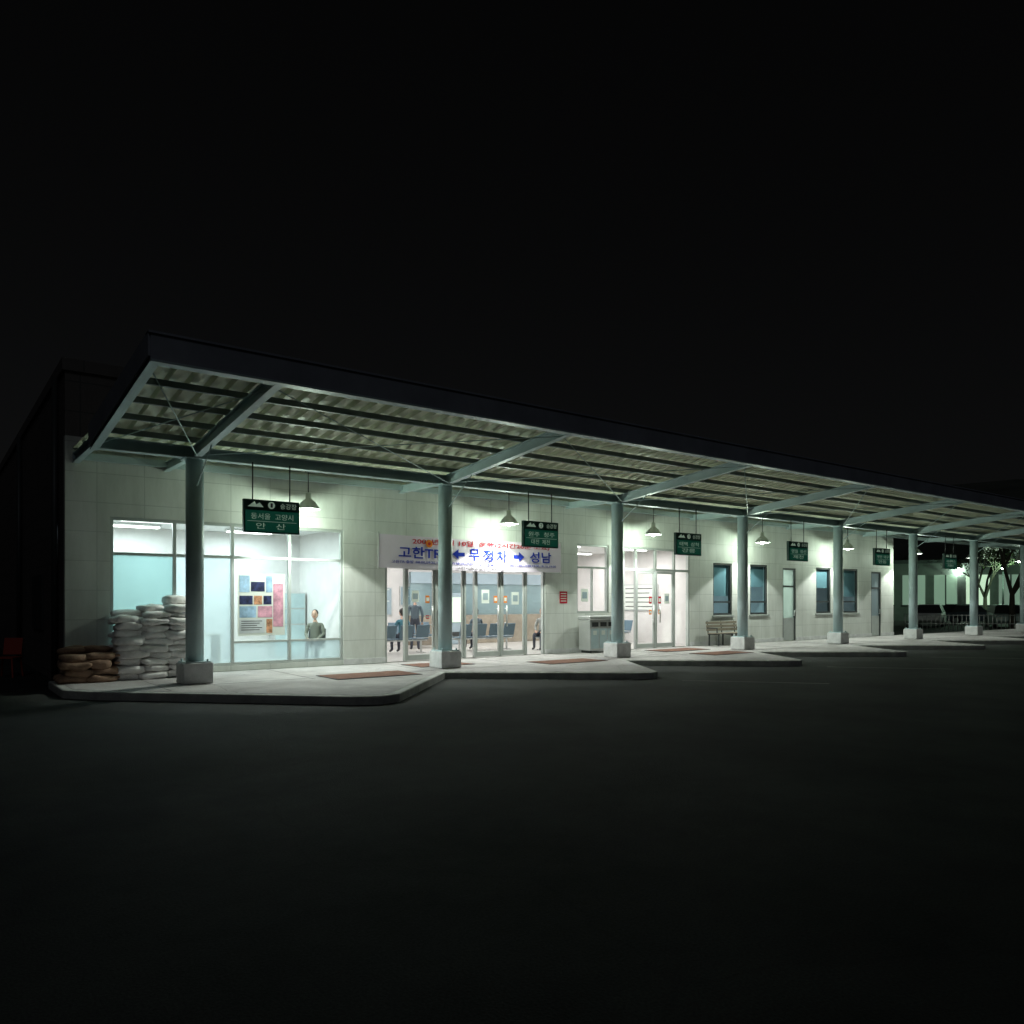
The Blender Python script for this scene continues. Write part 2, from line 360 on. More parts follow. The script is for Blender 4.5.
for a,b in ((26.72,27.62),(33.35,34.2)):
    dk.box((a,YW+.02,.004),(a+.07,YW+.12,2.85)); dk.box((b-.07,YW+.02,.004),(b,YW+.12,2.85)); dk.box((a+.07,YW+.02,2.78),(b-.07,YW+.12,2.85)); dk.box((a+.07,YW+.02,2.1),(b-.07,YW+.12,2.17))
    fg.pane(a+.07,b-.07,.9,2.78,YG); fr.box((a+.07,YW+.05,.02),(b-.07,YW+.1,.9))
    hd.tube((b-.14,YW-.02,.98),(b-.14,YW-.02,1.2),.015,n=8); hd.tube((b-.14,YW-.02,1.0),(b-.14,YW+.05,1.0),.012,n=8)
fr.obj('window_frames','alu_w',B,.004); gl.obj('glazing','glass',B); fg.obj('frosted_glazing','frost',B); tg.obj('curtained_glazing','tealg',B)
dk.obj('dark_window_frames','dark',B); dg.obj('tinted_glazing','darkglass',B); hd.obj('door_handles','alu',B)
k=MB()
for a,b in ((22.5,23.58),(24.65,25.75),(29.03,30.14),(31.07,32.26)): k.box((a+.05,YW+.16,1.75 if a<24 or a>31 else 2.1),(b-.05,YW+.165,2.9))
k.obj('roller_blinds',mat('blind_fabric',(.48,.58,.60),.8),B)
def room(a,b,depth,ch,name,wallm='intwall'):
    y0=YW+.2; y1=y0+depth; k=MB()
    k.box((a-.1,y0,.0),(a,y1,ch)); k.box((b,y0,.0),(b+.1,y1,ch)); k.box((a-.1,y1,.0),(b+.1,y1+.1,ch)); k.obj(name+'_walls',wallm,B)
    box(name+'_floor',(a-.1,y0,-.1),(b+.1,y1+.1,-.002),'floor',B); box(name+'_ceiling',(a-.1,y0,ch+.002),(b+.1,y1+.1,ch+.1),'ceil',B)
room(2.7,8.7,3.6,3.45,'office'); room(9.0,21.7,6.5,3.45,'hall'); room(22.1,26.2,3.5,3.2,'store'); room(26.5,28.3,3.5,3.2,'corridor'); room(28.6,34.9,3.5,3.2,'staff_room')
def fluor(x,y,z,p,colr,l=1.2):
    r=root('fluorescent_fixture',(x,y,z)); k=MB(); k.box((-l/2,-.15,-.05),(l/2,.15,-.003)); k.obj('housing','white',r,.008)
    k=MB(); k.tube((-l/2+.03,-.07,-.075),(l/2-.03,-.07,-.075),.016,n=10); k.tube((-l/2+.03,.07,-.075),(l/2-.03,.07,-.075),.016,n=10); k.obj('tubes','fluor',r)
    light('tube_light','AREA',(0,0,-.10),p,colr,r,l,.28)
for x in (4.1,6.9):
    for y in (19.0,20.6): fluor(x,y,3.45,56,(.78,.96,1))
for x in (10.6,13.8,17.0,20.2):
    for y in (19.5,22.4): fluor(x,y,3.45,72,(1,.95,.96))
fluor(23.9,19.8,3.2,44,(.65,.9,1)); fluor(27.3,19.6,3.2,44,(.80,1,.82)); fluor(30.2,19.8,3.2,10,(.6,.9,1)); fluor(33.6,19.8,3.2,8,(.7,.9,1))
r=root('ticket_counter',(17.0,24.2,0)); box('desk',(-3.2,-.3,0),(3.2,.3,1.05),'wood',r,.01); box('glass_screen',(-3.2,-.02,1.05),(3.2,0,2.2),'frost',r); box('fascia_board',(-3.2,-.06,2.2),(3.2,.1,2.6),'bluegrey',r)
for i,(x,z,w,h,m) in enumerate(((9.9,1.6,.8,1.1,'green'),(11.2,1.7,1.3,.9,'signwhite'),(12.9,1.55,.7,1.0,'bluegrey'),(13.8,1.75,.5,.7,'bluegrey'),(12.2,2.65,1.2,.25,'bluegrey'))):
    r=root('notice_board',(x,24.53,z)); box('backing',(-w/2,-.03,-h/2),(w/2,0,h/2),'alu',r); box('sheet',(-w/2+.04,-.036,-h/2+.04),(w/2-.04,-.032,h/2-.04),m,r)
    for j in range(4): box('line_%d'%j,(-w/2+.12,-.04,h/2-.1-h*.2*j),(w/2-.12-.1*(j%2),-.0375,h/2-.07-h*.2*j),'black' if m=='signwhite' else 'signwhite',r)
r=root('notice_board',(21.69,20.6,1.7),R(-90)); box('backing',(-.9,-.03,-.5),(.9,0,.5),'alu',r); box('sheet',(-.86,-.036,-.46),(.86,-.032,.46),'signwhite',r)
for j in range(5): box('line_%d'%j,(-.75,-.04,.32-.17*j),(.7-.2*(j%2),-.0375,.35-.17*j),'black',r)
def chairrow(x,y,n,rz,m='seat'):
    r=root('waiting_chairs',(x,y,0),rz); a=MB(); b=MB()
    for i in range(n):
        c=(i-(n-1)/2)*.56
        a.box((c-.23,-.22,.41),(c+.23,.2,.45)); a.beam((c,.2,.47),(c,.30,.86),.44,.035,(0,1,0))
    b.box((-n*.28,-.03,.36),(n*.28,.03,.41))
    for c in (-n*.28+.2,n*.28-.2): b.box((c-.025,-.02,.02),(c+.025,.02,.36)); b.box((c-.03,-.25,0),(c+.03,.25,.03))
    a.obj('seats',m,r,.02); b.obj('legs','alu',r)
chairrow(11.2,20.6,4,R(180)); chairrow(14.3,20.4,4,R(180)); chairrow(13.0,22.6,5,0); chairrow(20.6,21,3,R(-90))
chairrow(8.05,19.0,1,R(-35),'dark')
r=root('vending_machine',(15.3,24.1,0)); box('body',(-.5,-.4,0),(.5,.4,1.85),'bluegrey',r,.03); box('display',(-.42,-.42,.8),(.42,-.402,1.7),'farlit',r); box('tray',(-.3,-.42,.25),(.3,-.402,.45),'dark',r)
r=root('office_desk',(5.0,20.4,0)); box('top',(-1,-.35,.7),(1,.35,.74),'wood',r,.01); box('side_1',(-1,-.33,0),(-.95,.33,.7),'wood',r); box('side_2',(.95,-.33,0),(1,.33,.7),'wood',r); box('monitor',(-.25,-.02,.84),(.25,.03,1.18),'dark',r); box('stand',(-.05,-.05,.74),(.05,.05,.84),'dark',r)
r=root('filing_cabinet',(8.2,21.3,0)); box('body',(-.45,-.22,0),(.45,.22,1.8),'alu',r,.01)
for i in range(4): box('drawer_%d'%i,(-.42,-.235,.06+.44*i),(.42,-.222,.46+.44*i),'steel',r)

# ------------------------------------------------------------ canopy
C=root('platform_canopy')
cols=[4.2+5.69*i for i in range(9)]
XE0,XE1=2.42,53.5
zr=lambda y:(4.30+.10)+(YC-y)*.46/4.54
a=MB(); ped=MB(); bp=MB()
for x in cols:
    a.tube((x,YC,.40),(x,YC,4.32),.165,n=28)
    bp.box((x-.24,YC-.24,.40),(x+.24,YC+.24,.425))
    for sx in (-.19,.19):
        for sy in (-.19,.19): bp.tube((x+sx,YC+sy,.42),(x+sx,YC+sy,.47),.02,n=8)
    bp.box((x-.22,YC-.22,4.30),(x+.22,YC+.22,4.325))
a.obj('columns','steel',C); bp.obj('base_plates','steel',C)
for i,x in enumerate(cols):
    box('pedestal_%d'%i,(x-.275,YC-.275,.006),(x+.275,YC+.275,.40),'plinth',C,.02)
a=MB()
for x in [XE0+.06]+cols+[XE1-.06]:
    a.ibeam((x,YC+.1,zr(YC+.1)+.02),(x,YF+.05,zr(YF+.05)+.02),.13,.22)
    a.ibeam((x,YC+.1,4.45),(x,YW,4.45),.12,.18)
a.obj('rafters','steel',C)
a=MB(); a.ibeam((XE0,YC,4.43),(XE1,YC,4.43),.2,.22); a.beam((XE0,YW-.08,4.5),(XE1,YW-.08,4.5),.1,.14); a.obj('main_beam','steel',C)
a=MB()
for t in (.35,1.25,2.15,3.05,3.95):
    y=YC-t; z=zr(y)+.13+.05
    a.box((XE0+.02,y-.03,z-.05),(XE1-.02,y-.024,z+.05)); a.box((XE0+.02,y-.024,z-.05),(XE1-.02,y+.03,z-.044)); a.box((XE0+.02,y-.024,z+.044),(XE1-.02,y+.03,z+.05))
a.box((XE0+.02,YC+1.0,4.55),(XE1-.02,YC+1.06,4.63))
a.obj('purlins','steel_d',C)
d=MB(); per=.30; n=int((XE1-XE0)/per)
ys=[(YF+.06,zr(YF)+.27),(YC,zr(YC)+.25),(YW,4.66)]
prof=[(0,0),(.11,0),(.14,.075),(.27,.075)]
xs=[]
for i in range(n):
    for px_,pz in prof: xs.append((XE0+i*per+px_,pz))
for y,z in ys:
    for xx,pz in xs: d.v.append((xx,y,z+pz))
m_=len(xs)
for j in range(2):
    for i in range(m_-1): d.f.append((j*m_+i,j*m_+i+1,(j+1)*m_+i+1,(j+1)*m_+i)); d.sm.append(False)
d.obj('corrugated_deck','deck',C)
a=MB(); a.box((XE0,YF-.02,4.80),(XE1,YF+.04,5.14)); a.box((XE0-.03,YF-.05,5.14),(XE1+.03,YF+.14,5.17)); a.obj('fascia','fascia',C)
a=MB(); a.box((XE0,YF-.03,4.765),(XE1,YF+.16,4.798)); a.obj('fascia_lip','steel',C)
for xx in (XE0-.03,XE1):
    a=MB(); i=0
    y0,y1=YF,YC+.1
    a.v=[(xx,y0,zr(y0)-.02),(xx,y1,zr(y1)-.02),(xx,y1,zr(y1)+.36),(xx,y0,zr(y0)+.31),(xx+.03,y0,zr(y0)-.02),(xx+.03,y1,zr(y1)-.02),(xx+.03,y1,zr(y1)+.36),(xx+.03,y0,zr(y0)+.31)]
    a.f=[(0,1,2,3),(7,6,5,4),(0,4,5,1),(1,5,6,2),(2,6,7,3),(3,7,4,0)]; a.sm=[False]*6
    a.obj('end_trim','fascia',C)
a=MB(); xr=[XE0+.06]+cols
for p,q in zip(xr[:-1],xr[1:]):
    z0,z1=zr(YC-.2)-.06,zr(YF+.3)-.06
    a.tube((p,YC-.2,z0),(q,YF+.3,z1),.009,n=6); a.tube((p,YF+.3,z1),(q,YC-.2,z0-.03),.009,n=6)
for x in cols: a.tube((x,YC-.1,3.75),(x,YC-1.1,zr(YC-1.1)-.1),.012,n=6)
a.obj('tie_rods','steel',C)

# ------------------------------------------------------------ pendant lamps
for i in range(8):
    x=7.0+5.69*i
    r=root('pendant_lamp',(x,16.9,3.66)); k=MB()
    k.lathe((0,0,0),[(.26,0),(.25,.03),(.17,.15),(.09,.22),(.065,.24),(.065,.36),(.03,.38),(.0,.38)]); k.lathe((0,0,0),[(.255,0.002),(.245,.03),(.165,.145),(.085,.21),(.0,.21)]); k.obj('shade','shade',r)
    k=MB(); k.tube((0,0,.37),(0,0,.86),.012,n=8); k.box((-.06,-.06,.84),(.06,.06,.88)); k.obj('stem','dark',r)
    k=MB(); k.ell((0,0,.03),(.07,.07,.09)); k.obj('bulb','bulb',r)
    f=[1.15,1,1,.95,.9,.85,.25,.2][i]
    light('bulb_glow','POINT',(0,0,-.12),84*f,(.80,1,.80),r,.05)
    light('bulb_beam','SPOT',(0,0,-.10),330*f,(.93,1,.93),r,.06,spot=(117,.12))

# ------------------------------------------------------------ hanging signs
sd=[(5.62,'1',('동서울  고양시','안   산'),'승강장'),(12.6,'2',('원주  청주','대전  제천'),'승강장'),(18.3,'3',('태백  삼척','강릉'),'승강장'),(24.0,'4',('영월  정선','제천'),'승강장'),(29.65,'5',('부산  대구','안동'),'승강장'),(35.4,'6',('시내버스','군내버스'),'승강장')]
for i,(x,no,ls,hd_) in enumerate(sd):
    r=root('platform_sign',(x,15.45,2.94)); w=1.14
    k=MB(); k.box((-w/2,-.05,0),(w/2,.05,.66)); k.obj('cabinet','dgreen',r,.01)
    box('header',(-w/2+.02,-.056,.47),(w/2-.02,-.052,.645),'dgreen',r); box('face',(-w/2+.03,-.056,.03),(w/2-.03,-.052,.445),'signgreen',r)
    k=MB()
    for sx in (-.38,.38): k.tube((sx,0,.66),(sx,0,1.40),.014,n=8)
    k.obj('hangers','dark',r)
    k=MB(); k.tube((-.02,-.064,.557),(-.02,-.0565,.557),.07,n=24); k.obj('number_disc','signtext',r)
    text('number',no,(-.042,-.067,.515),.045,.085,'black',r)
    text('header_text',hd_,(.16,-.06,.50),.34,.11,'signtext',r)
    k=MB(); k.v=[(-.5,-.06,.51),(-.36,-.06,.62),(-.30,-.06,.51),(-.40,-.061,.51),(-.26,-.061,.60),(-.18,-.061,.51)]; k.f=[(0,2,1),(3,5,4)]; k.sm=[False]*2; k.obj('symbol','signtext',r)
    text('line_1',ls[0],(-.43,-.06,.27),.86,.12,'signtext',r); text('line_2',ls[1],(-.33,-.06,.08),.6,.12,'signtext',r)
    box('rule',(-.5,-.06,.225),(.5,-.0565,.233),'signtext',r)

# ------------------------------------------------------------ banner
r=root('banner',(9.15,17.62,2.42)); k=MB(); nx,nz=60,8; W_,H_=6.0,.85
for j in range(nz+1):
    for i in range(nx+1):
        u=i/nx; v=j/nz
        k.v.append((u*W_, .010*math.sin(u*23+v*2)*(1-abs(2*v-1))+.005*math.sin(u*61), v*H_-.03*math.sin(u*math.pi)*(1)))
for j in range(nz):
    for i in range(nx): a_=j*(nx+1)+i; k.f.append((a_,a_+1,a_+nx+2,a_+nx+1)); k.sm.append(True)
k.obj('cloth','cloth',r)
k=MB()
for x in (-.03,6.0): k.tube((x+.015,0,-.03),(x+.015,0,.9),.015,n=8)
for x in (0,6.0):
    for z in (.02,.83): k.tube((x,0,z),(x+(-.25 if x==0 else .2),.2,z+.1),.004,n=5)
k.obj('poles_and_ties','alu',r)
yb=-.024
text('line_1a','2009년 4월 10일',(.95,yb,.63),1.9,.15,'red',r,bold=.014)
text('line_1b','운행(2시간20분 소요)',(3.05,yb,.62),2.5,.15,'red',r,bold=.014)
text('line_2a','고한TR',(.55,yb,.26),1.3,.30,'blue',r,bold=.018)
for j,ch in enumerate('무정차'): text('line_2b',ch,(2.72+.46*j,yb,.255),.35,.32,'blue',r,bold=.016)
text('line_2c','성남',(4.82,yb,.26),.80,.31,'blue',r,bold=.014)
def arrow(x,dr):
    k=MB(); L=.40; pts=[(0,.14),(.2,.28),(.2,.19),(L,.19),(L,.09),(.2,.09),(.2,0)]
    if dr>0: pts=[(L-a,b) for a,b in reversed(pts)]
    k.v=[(x+a,yb,.27+b) for a,b in pts]; k.f=[tuple(reversed(range(7)))]; k.sm=[False]; k.obj('arrow','blue',r)
arrow(2.17,-1); arrow(4.22,1)
text('line_3a','고한TR 출발 :08:00,09:30,13:00,15:00,18:20,19:30',(.35,yb,.12),2.5,.085,'blue',r,bold=.01)
text('line_3b','성남 출발 :07:10,10:00,11:30,13:20,15:30,18:10,19:00',(3.05,yb,.12),2.75,.085,'blue',r,bold=.01)
text('line_4','고한사북공용버스터미널',(2.3,yb,.0),1.6,.08,'black',r,bold=.006)
k=MB(); k.tube((.0,0,0),(0,-.006,0),.10,n=24); o=k.obj('round_mark','orange',r); o.location=(1.45,yb-.004,.655)
k=MB(); k.tube((.0,0,0),(0,-.006,0),.04,n=24); o=k.obj('round_mark_core','red',r); o.location=(1.45,yb-.012,.655)

# ------------------------------------------------------------ posters on glass
r=root('window_poster',(5.72,YW+.03,.78)); box('sheet',(0,-.004,0),(1.1,0,1.42),'signwhite',r)
pc={'navy':mat('p_navy',(.03,.04,.12),.5,var=.9,vscale=9),'pink':mat('p_pink',(.70,.36,.46),.5,var=.5,vscale=6),'sky':mat('p_sky',(.36,.54,.72),.5,var=.5,vscale=4),'skinny':mat('p_warm',(.64,.32,.18),.5,var=.8,vscale=12),'cream':mat('p_cream',(.62,.66,.68),.5,var=.2)}
M.update(pc)
for j,(a,b,c,d_,m) in enumerate(((.30,1.02,.62,1.24,'navy'),(.04,.72,.34,.92,'navy'),(.37,.72,.56,.92,'skinny'),(.59,.72,.78,.92,'navy'),(.04,1.0,.27,1.38,'sky'),(.65,1.0,.80,1.38,'sky'),(.04,.42,.42,.68,'sky'),(.46,.42,.80,.68,'pink'),(.04,.06,.62,.38,'cream'),(.82,.2,1.06,1.2,'pink'),(.66,.06,.80,.38,'skinny'))):
    box('photo_%d'%j,(a,-.008,b),(c,-.0045,d_),m,r)
for j in range(5): box('caption_%d'%j,(.08,-.0105,.33-.05*j),(.56-.06*(j%3),-.0085,.345-.05*j),'black',r)
r=root('notice_sheet',(15.3,YW-.003,1.5)); box('sheet',(0,-.006,0),(.30,0,.36),'red',r); 
for j in range(4): box('line_%d'%j,(.04,-.009,.06+.075*j),(.26,-.0065,.085+.075*j),'signwhite',r)
def stick(name,x,z,w,h,m):
    r=root(name,(x,YW+.04,z)); box('sheet',(-w/2,-.004,-h/2),(w/2,0,h/2),m,r); box('label',(-w/3,-.007,-h/4),(w/3,-.0045,h/4),'signwhite' if m!='signwhite' else 'bluegrey',r)
for x in (10.72,11.2,12.95,13.3): stick('door_sticker',x,1.62,.12,.2,'orange')
for x in (10.72,11.2): stick('door_sticker',x,1.15,.1,.1,'red')
for x in (19.3,19.75): stick('door_sticker',x,1.6,.13,.24,'red'); stick('door_sticker',x,1.2,.12,.16,'orange')
stick('door_notice',12.6,1.7,.26,.38,'signwhite'); stick('door_notice',13.65,1.65,.26,.36,'signwhite'); stick('door_notice',10.35,1.7,.22,.3,'signwhite'); stick('door_notice',20.1,1.65,.24,.34,'signwhite'); stick('door_notice',16.35,1.75,.3,.4,'signwhite')

# ------------------------------------------------------------ recycling bin, bench
r=root('litter_bin',(15.95,17.2,0)); box('body',(0,0,.08),(1.1,.5,1.0),'alu',r,.015); box('lid',(-.03,-.03,1.0),(1.13,.53,1.12),'alu',r,.03)
for j in range(3): box('slot_%d'%j,(.08+.34*j,-.006,.80),(.34+.34*j,-.001,.93),'dark',r); box('door_%d'%j,(.04+.345*j,-.008,.14),(.355+.345*j,-.002,.74),'steel',r); box('label_%d'%j,(.12+.345*j,-.011,.55),(.27+.345*j,-.0085,.68),'signwhite',r)
for j in (0.06,1.0): box('foot_%d'%int(j*10),(j,.05,.006),(j+.05,.45,.08),'dark',r)
def bench(x,y,w):
    r=root('bench',(x,y,0)); k=MB()
    for j in range(4): k.box((0,.04+.11*j,.42),(w,.13+.11*j,.455))
    for j in range(3): k.beam((0,.50+.015*j,.56+.12*j),(w,.50+.015*j,.56+.12*j),.03,.09)
    k.obj('slats','wood',r,.006); k=MB()
    for c in (.1,w/2,w-.1):
        k.beam((c,.06,.0),(c,.06,.41),.04,.04,(0,1,0)); k.beam((c,.46,0),(c,.46,.41),.04,.04,(0,1,0)); k.box((c-.02,.02,.38),(c+.02,.5,.418)); k.beam((c,.50,.38),(c,.56,.86),.03,.03,(0,1,0))
    for c in (.02,w-.02): k.beam((c,.05,.62),(c,.5,.62),.04,.03); k.beam((c,.06,.45),(c,.06,.62),.03,.03,(0,1,0))
    k.obj('frame','dark',r)
bench(21.9,17.15,1.7)

# ------------------------------------------------------------ sandbags
def bags(name,cols_,m,x0,y0,seed):
    k=MB(); s=seed
    for ci,(cx,n) in enumerate(cols_):
        for row in range(2):
            z=.0
            for j in range(n-(row)):
                s+=1; random.seed(s)
                h=.082+random.uniform(-.008,.008); z+=h*2-.026
                k.ell((x0+cx+random.uniform(-.05,.05)+(.05 if j%2 else -.03),y0+row*-.40+random.uniform(-.05,.05),z-h+.02),(.285+random.uniform(-.03,.03),.21,h),n=20,m=10,ex=.6,nz=.07,seed=s,rot=random.uniform(-.16,.16))
                k.ell((x0+cx+.28,y0+row*-.40-.10,z-h+.03),(.06,.035,.03),n=8,m=5,nz=.02,seed=s)
    return k.obj(name,m)
bags('sandbag_stack',[(0,10),(.50,11),(1.0,12)],'bagw',3.32,17.58,10)
bags('sandbag_stack',[(0,5),(.42,5)],'bagb',2.38,17.5,200)
r=root('red_chair',(1.55,21.0,-.15),R(-30)); k=MB()
k.box((-.22,-.22,.43),(.22,.22,.46)); k.beam((0,.22,.5),(0,.30,.88),.40,.025,(0,1,0))
for sx in (-.19,.19):
    for sy in (-.19,.19): k.beam((sx,sy,.43),(sx*1.2,sy*1.2,0),.035,.035,(0,1,0))
k.obj('shell','conered',r,.008)

# ------------------------------------------------------------ people
def skin_mesh(verts,edges,radii,rootidx,name):
    me=bpy.data.meshes.new(name); me.from_pydata(verts,edges,[]); o=bpy.data.objects.new(name,me); col.objects.link(o)
    o.modifiers.new('s','SKIN'); 
    sv=me.skin_vertices[0].data
    for i,rr in enumerate(radii):
        sv[i].radius=(rr,rr) if not isinstance(rr,tuple) else rr; sv[i].use_root=(i==rootidx)
    sb=o.modifiers.new('d','SUBSURF'); sb.levels=2; sb.render_levels=2
    dg_=bpy.context.evaluated_depsgraph_get(); nm=bpy.data.meshes.new_from_object(o.evaluated_get(dg_))
    bpy.data.objects.remove(o); 
    for p in nm.polygons: p.use_smooth=True
    return nm
def person(name,loc,rz,seated,top,bottom):
    r=root(name,loc,rz)
    if seated:
        J=dict(pel=(0,0,.52),wst=(0,.02,.68),chs=(0,.03,.88),nek=(0,.0,1.05),hed=(0,-.02,1.12))
        def L(s): return dict(sh=(s*.17,.02,.98),el=(s*.23,-.04,.73),wr=(s*.12,-.27,.62),hp=(s*.09,-.02,.51),kn=(s*.12,-.44,.50),an=(s*.12,-.43,.09),to=(s*.13,-.57,.04))
    else:
        J=dict(pel=(0,0,.95),wst=(0,0,1.08),chs=(0,0,1.28),nek=(0,0,1.46),hed=(0,-.01,1.53))
        def L(s): return dict(sh=(s*.17,0,1.40),el=(s*.24,.03,1.12),wr=(s*.22,-.10,.88),hp=(s*.09,0,.92),kn=(s*.10,-.02,.50),an=(s*.11,.02,.09),to=(s*.13,-.13,.04))
    V=[];Ed=[];Rd=[];lab=[];idx={}
    def add(n,p,rr,l,par=None):
        idx[n]=len(V); V.append(p); Rd.append(rr); lab.append(l)
        if par: Ed.append((idx[par],idx[n]))
    add('pel',J['pel'],(.14,.11),'b'); add('wst',J['wst'],(.125,.10),'t','pel'); add('chs',J['chs'],(.15,.105),'t','wst'); add('nek',J['nek'],(.055,.055),'s','chs'); add('hed',J['hed'],(.05,.05),'s','nek')
    for s in (-1,1):
        l=L(s); t=str(s)
        add('sh'+t,l['sh'],.062,'t','chs'); add('el'+t,l['el'],.046,'t','sh'+t); add('wr'+t,l['wr'],.030,'t','el'+t)
        add('hp'+t,l['hp'],.085,'b','pel'); add('kn'+t,l['kn'],.06,'b','hp'+t); add('an'+t,l['an'],.042,'b','kn'+t); add('to'+t,l['to'],.035,'f','an'+t)
    nm=skin_mesh(V,Ed,Rd,0,'body')
    ms={'t':top,'b':bottom,'s':'skin','f':'shoe'}; order=['t','b','s','f']
    nm.materials.clear()
    for q in order: nm.materials.append(M[ms[q]])
    nz_=J['nek'][2]
    for p in nm.polygons:
        best=None
        for (a_,b_) in Ed:
            A=Vector(V[a_]);Bv=Vector(V[b_]); u=max(0,min(1,(p.center-A).dot(Bv-A)/max(1e-6,(Bv-A).length_squared))); dd=(A+(Bv-A)*u-p.center).length
            if best is None or dd<best[0]: best=(dd,lab[b_] if (lab[a_]!='b' or u>.5 or lab[b_]=='f') else ('b' if u<.6 else lab[b_]))
        l_=best[1]
        if l_=='s' and p.center.z<nz_-.02: l_='t'
        p.material_index=order.index(l_)
    o=bpy.data.objects.new('body',nm); col.objects.link(o); o.parent=r
    hz=J['hed'][2]+.11; hy=J['hed'][1]-.02
    k=MB(); k.ell((0,hy,hz),(.075,.092,.118),n=18,m=14,ex=.95); k.ell((0,hy-.03,hz-.06),(.05,.05,.055),n=12,m=8)
    k.ell((0,hy-.096,hz-.015),(.012,.018,.024),n=8,m=6)
    for s in (-1,1): k.ell((s*.078,hy+.005,hz-.01),(.012,.02,.03),n=8,m=6)
    k.obj('head','skin',r)
    k=MB(); k.ell((0,hy+.022,hz+.032),(.086,.092,.102),n=18,m=12,nz=.01,seed=3); k.ell((0,hy+.055,hz-.03),(.07,.05,.075),n=12,m=8); k.obj('hair','hair',r)
    k=MB()
    for s in (-1,1): k.ell((s*.03,hy-.083,hz+.002),(.011,.008,.006),n=8,m=6); k.box((s*.03-.016,hy-.094,hz+.02),(s*.03+.016,hy-.086,hz+.025))
    k.obj('eyes_and_brows','hair',r)
    k=MB(); k.ell((0,hy-.082,hz-.055),(.022,.008,.006),n=8,m=6); k.obj('mouth','red',r)
    for s in (-1,1):
        l=L(s); w=Vector(l['wr']); d=(w-Vector(l['el'])).normalized(); side=d.cross(Vector((0,0,1))).normalized()
        if side.length<.1: side=Vector((1,0,0))
        dn=side.cross(d)
        V2=[tuple(w-d*.01),tuple(w+d*.05)]; E2=[(0,1)]; R2=[.024,.028]
        for fi,(off,ln) in enumerate(((-.028,.065),(-.010,.08),(.009,.076),(.027,.06))):
            b0=w+d*.075+side*off; p1=b0+d*ln*.5-dn*.004; p2=b0+d*ln*.85+dn*-.022
            i=len(V2); V2+=[tuple(b0),tuple(p1),tuple(p2)]; E2+=[(1,i),(i,i+1),(i+1,i+2)]; R2+=[.010,.009,.0075]
        i=len(V2); V2+=[tuple(w+d*.03+side*-s*.035),tuple(w+d*.065+side*-s*.052)]; E2+=[(0,i),(i,i+1)]; R2+=[.012,.009]
        nm=skin_mesh(V2,E2,R2,1,'hand'); nm.materials.clear(); nm.materials.append(M['skin']); o=bpy.data.objects.new('hand',nm); col.objects.link(o); o.parent=r
    return r
person('seated_person',(8.05,19.0,0),R(-35),True,'coat_p','pants')
person('standing_person',(12.55,21.7,0),R(150),False,'coat_d','pants')
person('seated_person',(11.48,20.6,0),R(180),True,'coat_t','pants')
person('seated_person',(14.02,20.4,0),R(180),True,'coat_d','pants')
person('seated_person',(16.0,19.5,0),R(-60),True,'coat_g','pants')
chairrow(16.0,19.5,1,R(-60))

# ------------------------------------------------------------ background right
def polar(px,depth,z=0):
    X=(px-512)/780*depth; return (X*.7972+depth*.6037, -X*.6037+depth*.7972, z)
def farbuilding(name,x,y,rz,w,h,dp,cols_,rows,seed,lit=.5):
    r=root(name,(x,y,-.15),rz); random.seed(seed)
    k=MB(); k.box((-w/2,0,0),(w/2,dp,h)); k.obj('walls','farwall',r); k=MB(); k.box((-w/2-.2,-.2,h),(w/2+.2,dp+.2,h+.3)); k.obj('roof_edge','dark',r)
    a=MB(); b=MB(); c=MB(); f=MB()
    for i in range(cols_):
        for j in range(rows):
            cx=-w/2+w*(i+.5)/cols_; ww=w/cols_*.36; z0=h*(j+.28)/rows; z1=h*(j+.8)/rows
            t=random.random(); q=a if t<lit*.5 else (b if t<lit else c)
            q.box((cx-ww,-.03,z0),(cx+ww,-.01,z1)); f.box((cx-.05,-.07,z0),(cx+.05,-.032,z1)); f.box((cx-ww-.05,-.12,z0-.1),(cx+ww+.05,-.0,z0-.02))
    for q,m,n_ in ((a,'farlit','lit_windows'),(b,'farlit2','dim_windows'),(c,'dark','dark_windows'),(f,'dark','window_bars')):
        if q.v: q.obj(n_,m,r)
    return r
face=R(-50)
farbuilding('shop_building',68,30,face,17,4.8,9,7,1,5,1.5)
farbuilding('apartment_building',95,28,face,20,8,10,8,3,9,.6)
farbuilding('house',72,18,R(-60),9,4.2,8,4,1,12,1.3)
farbuilding('warehouse',100,60,R(-45),26,6,12,8,1,15,.5)
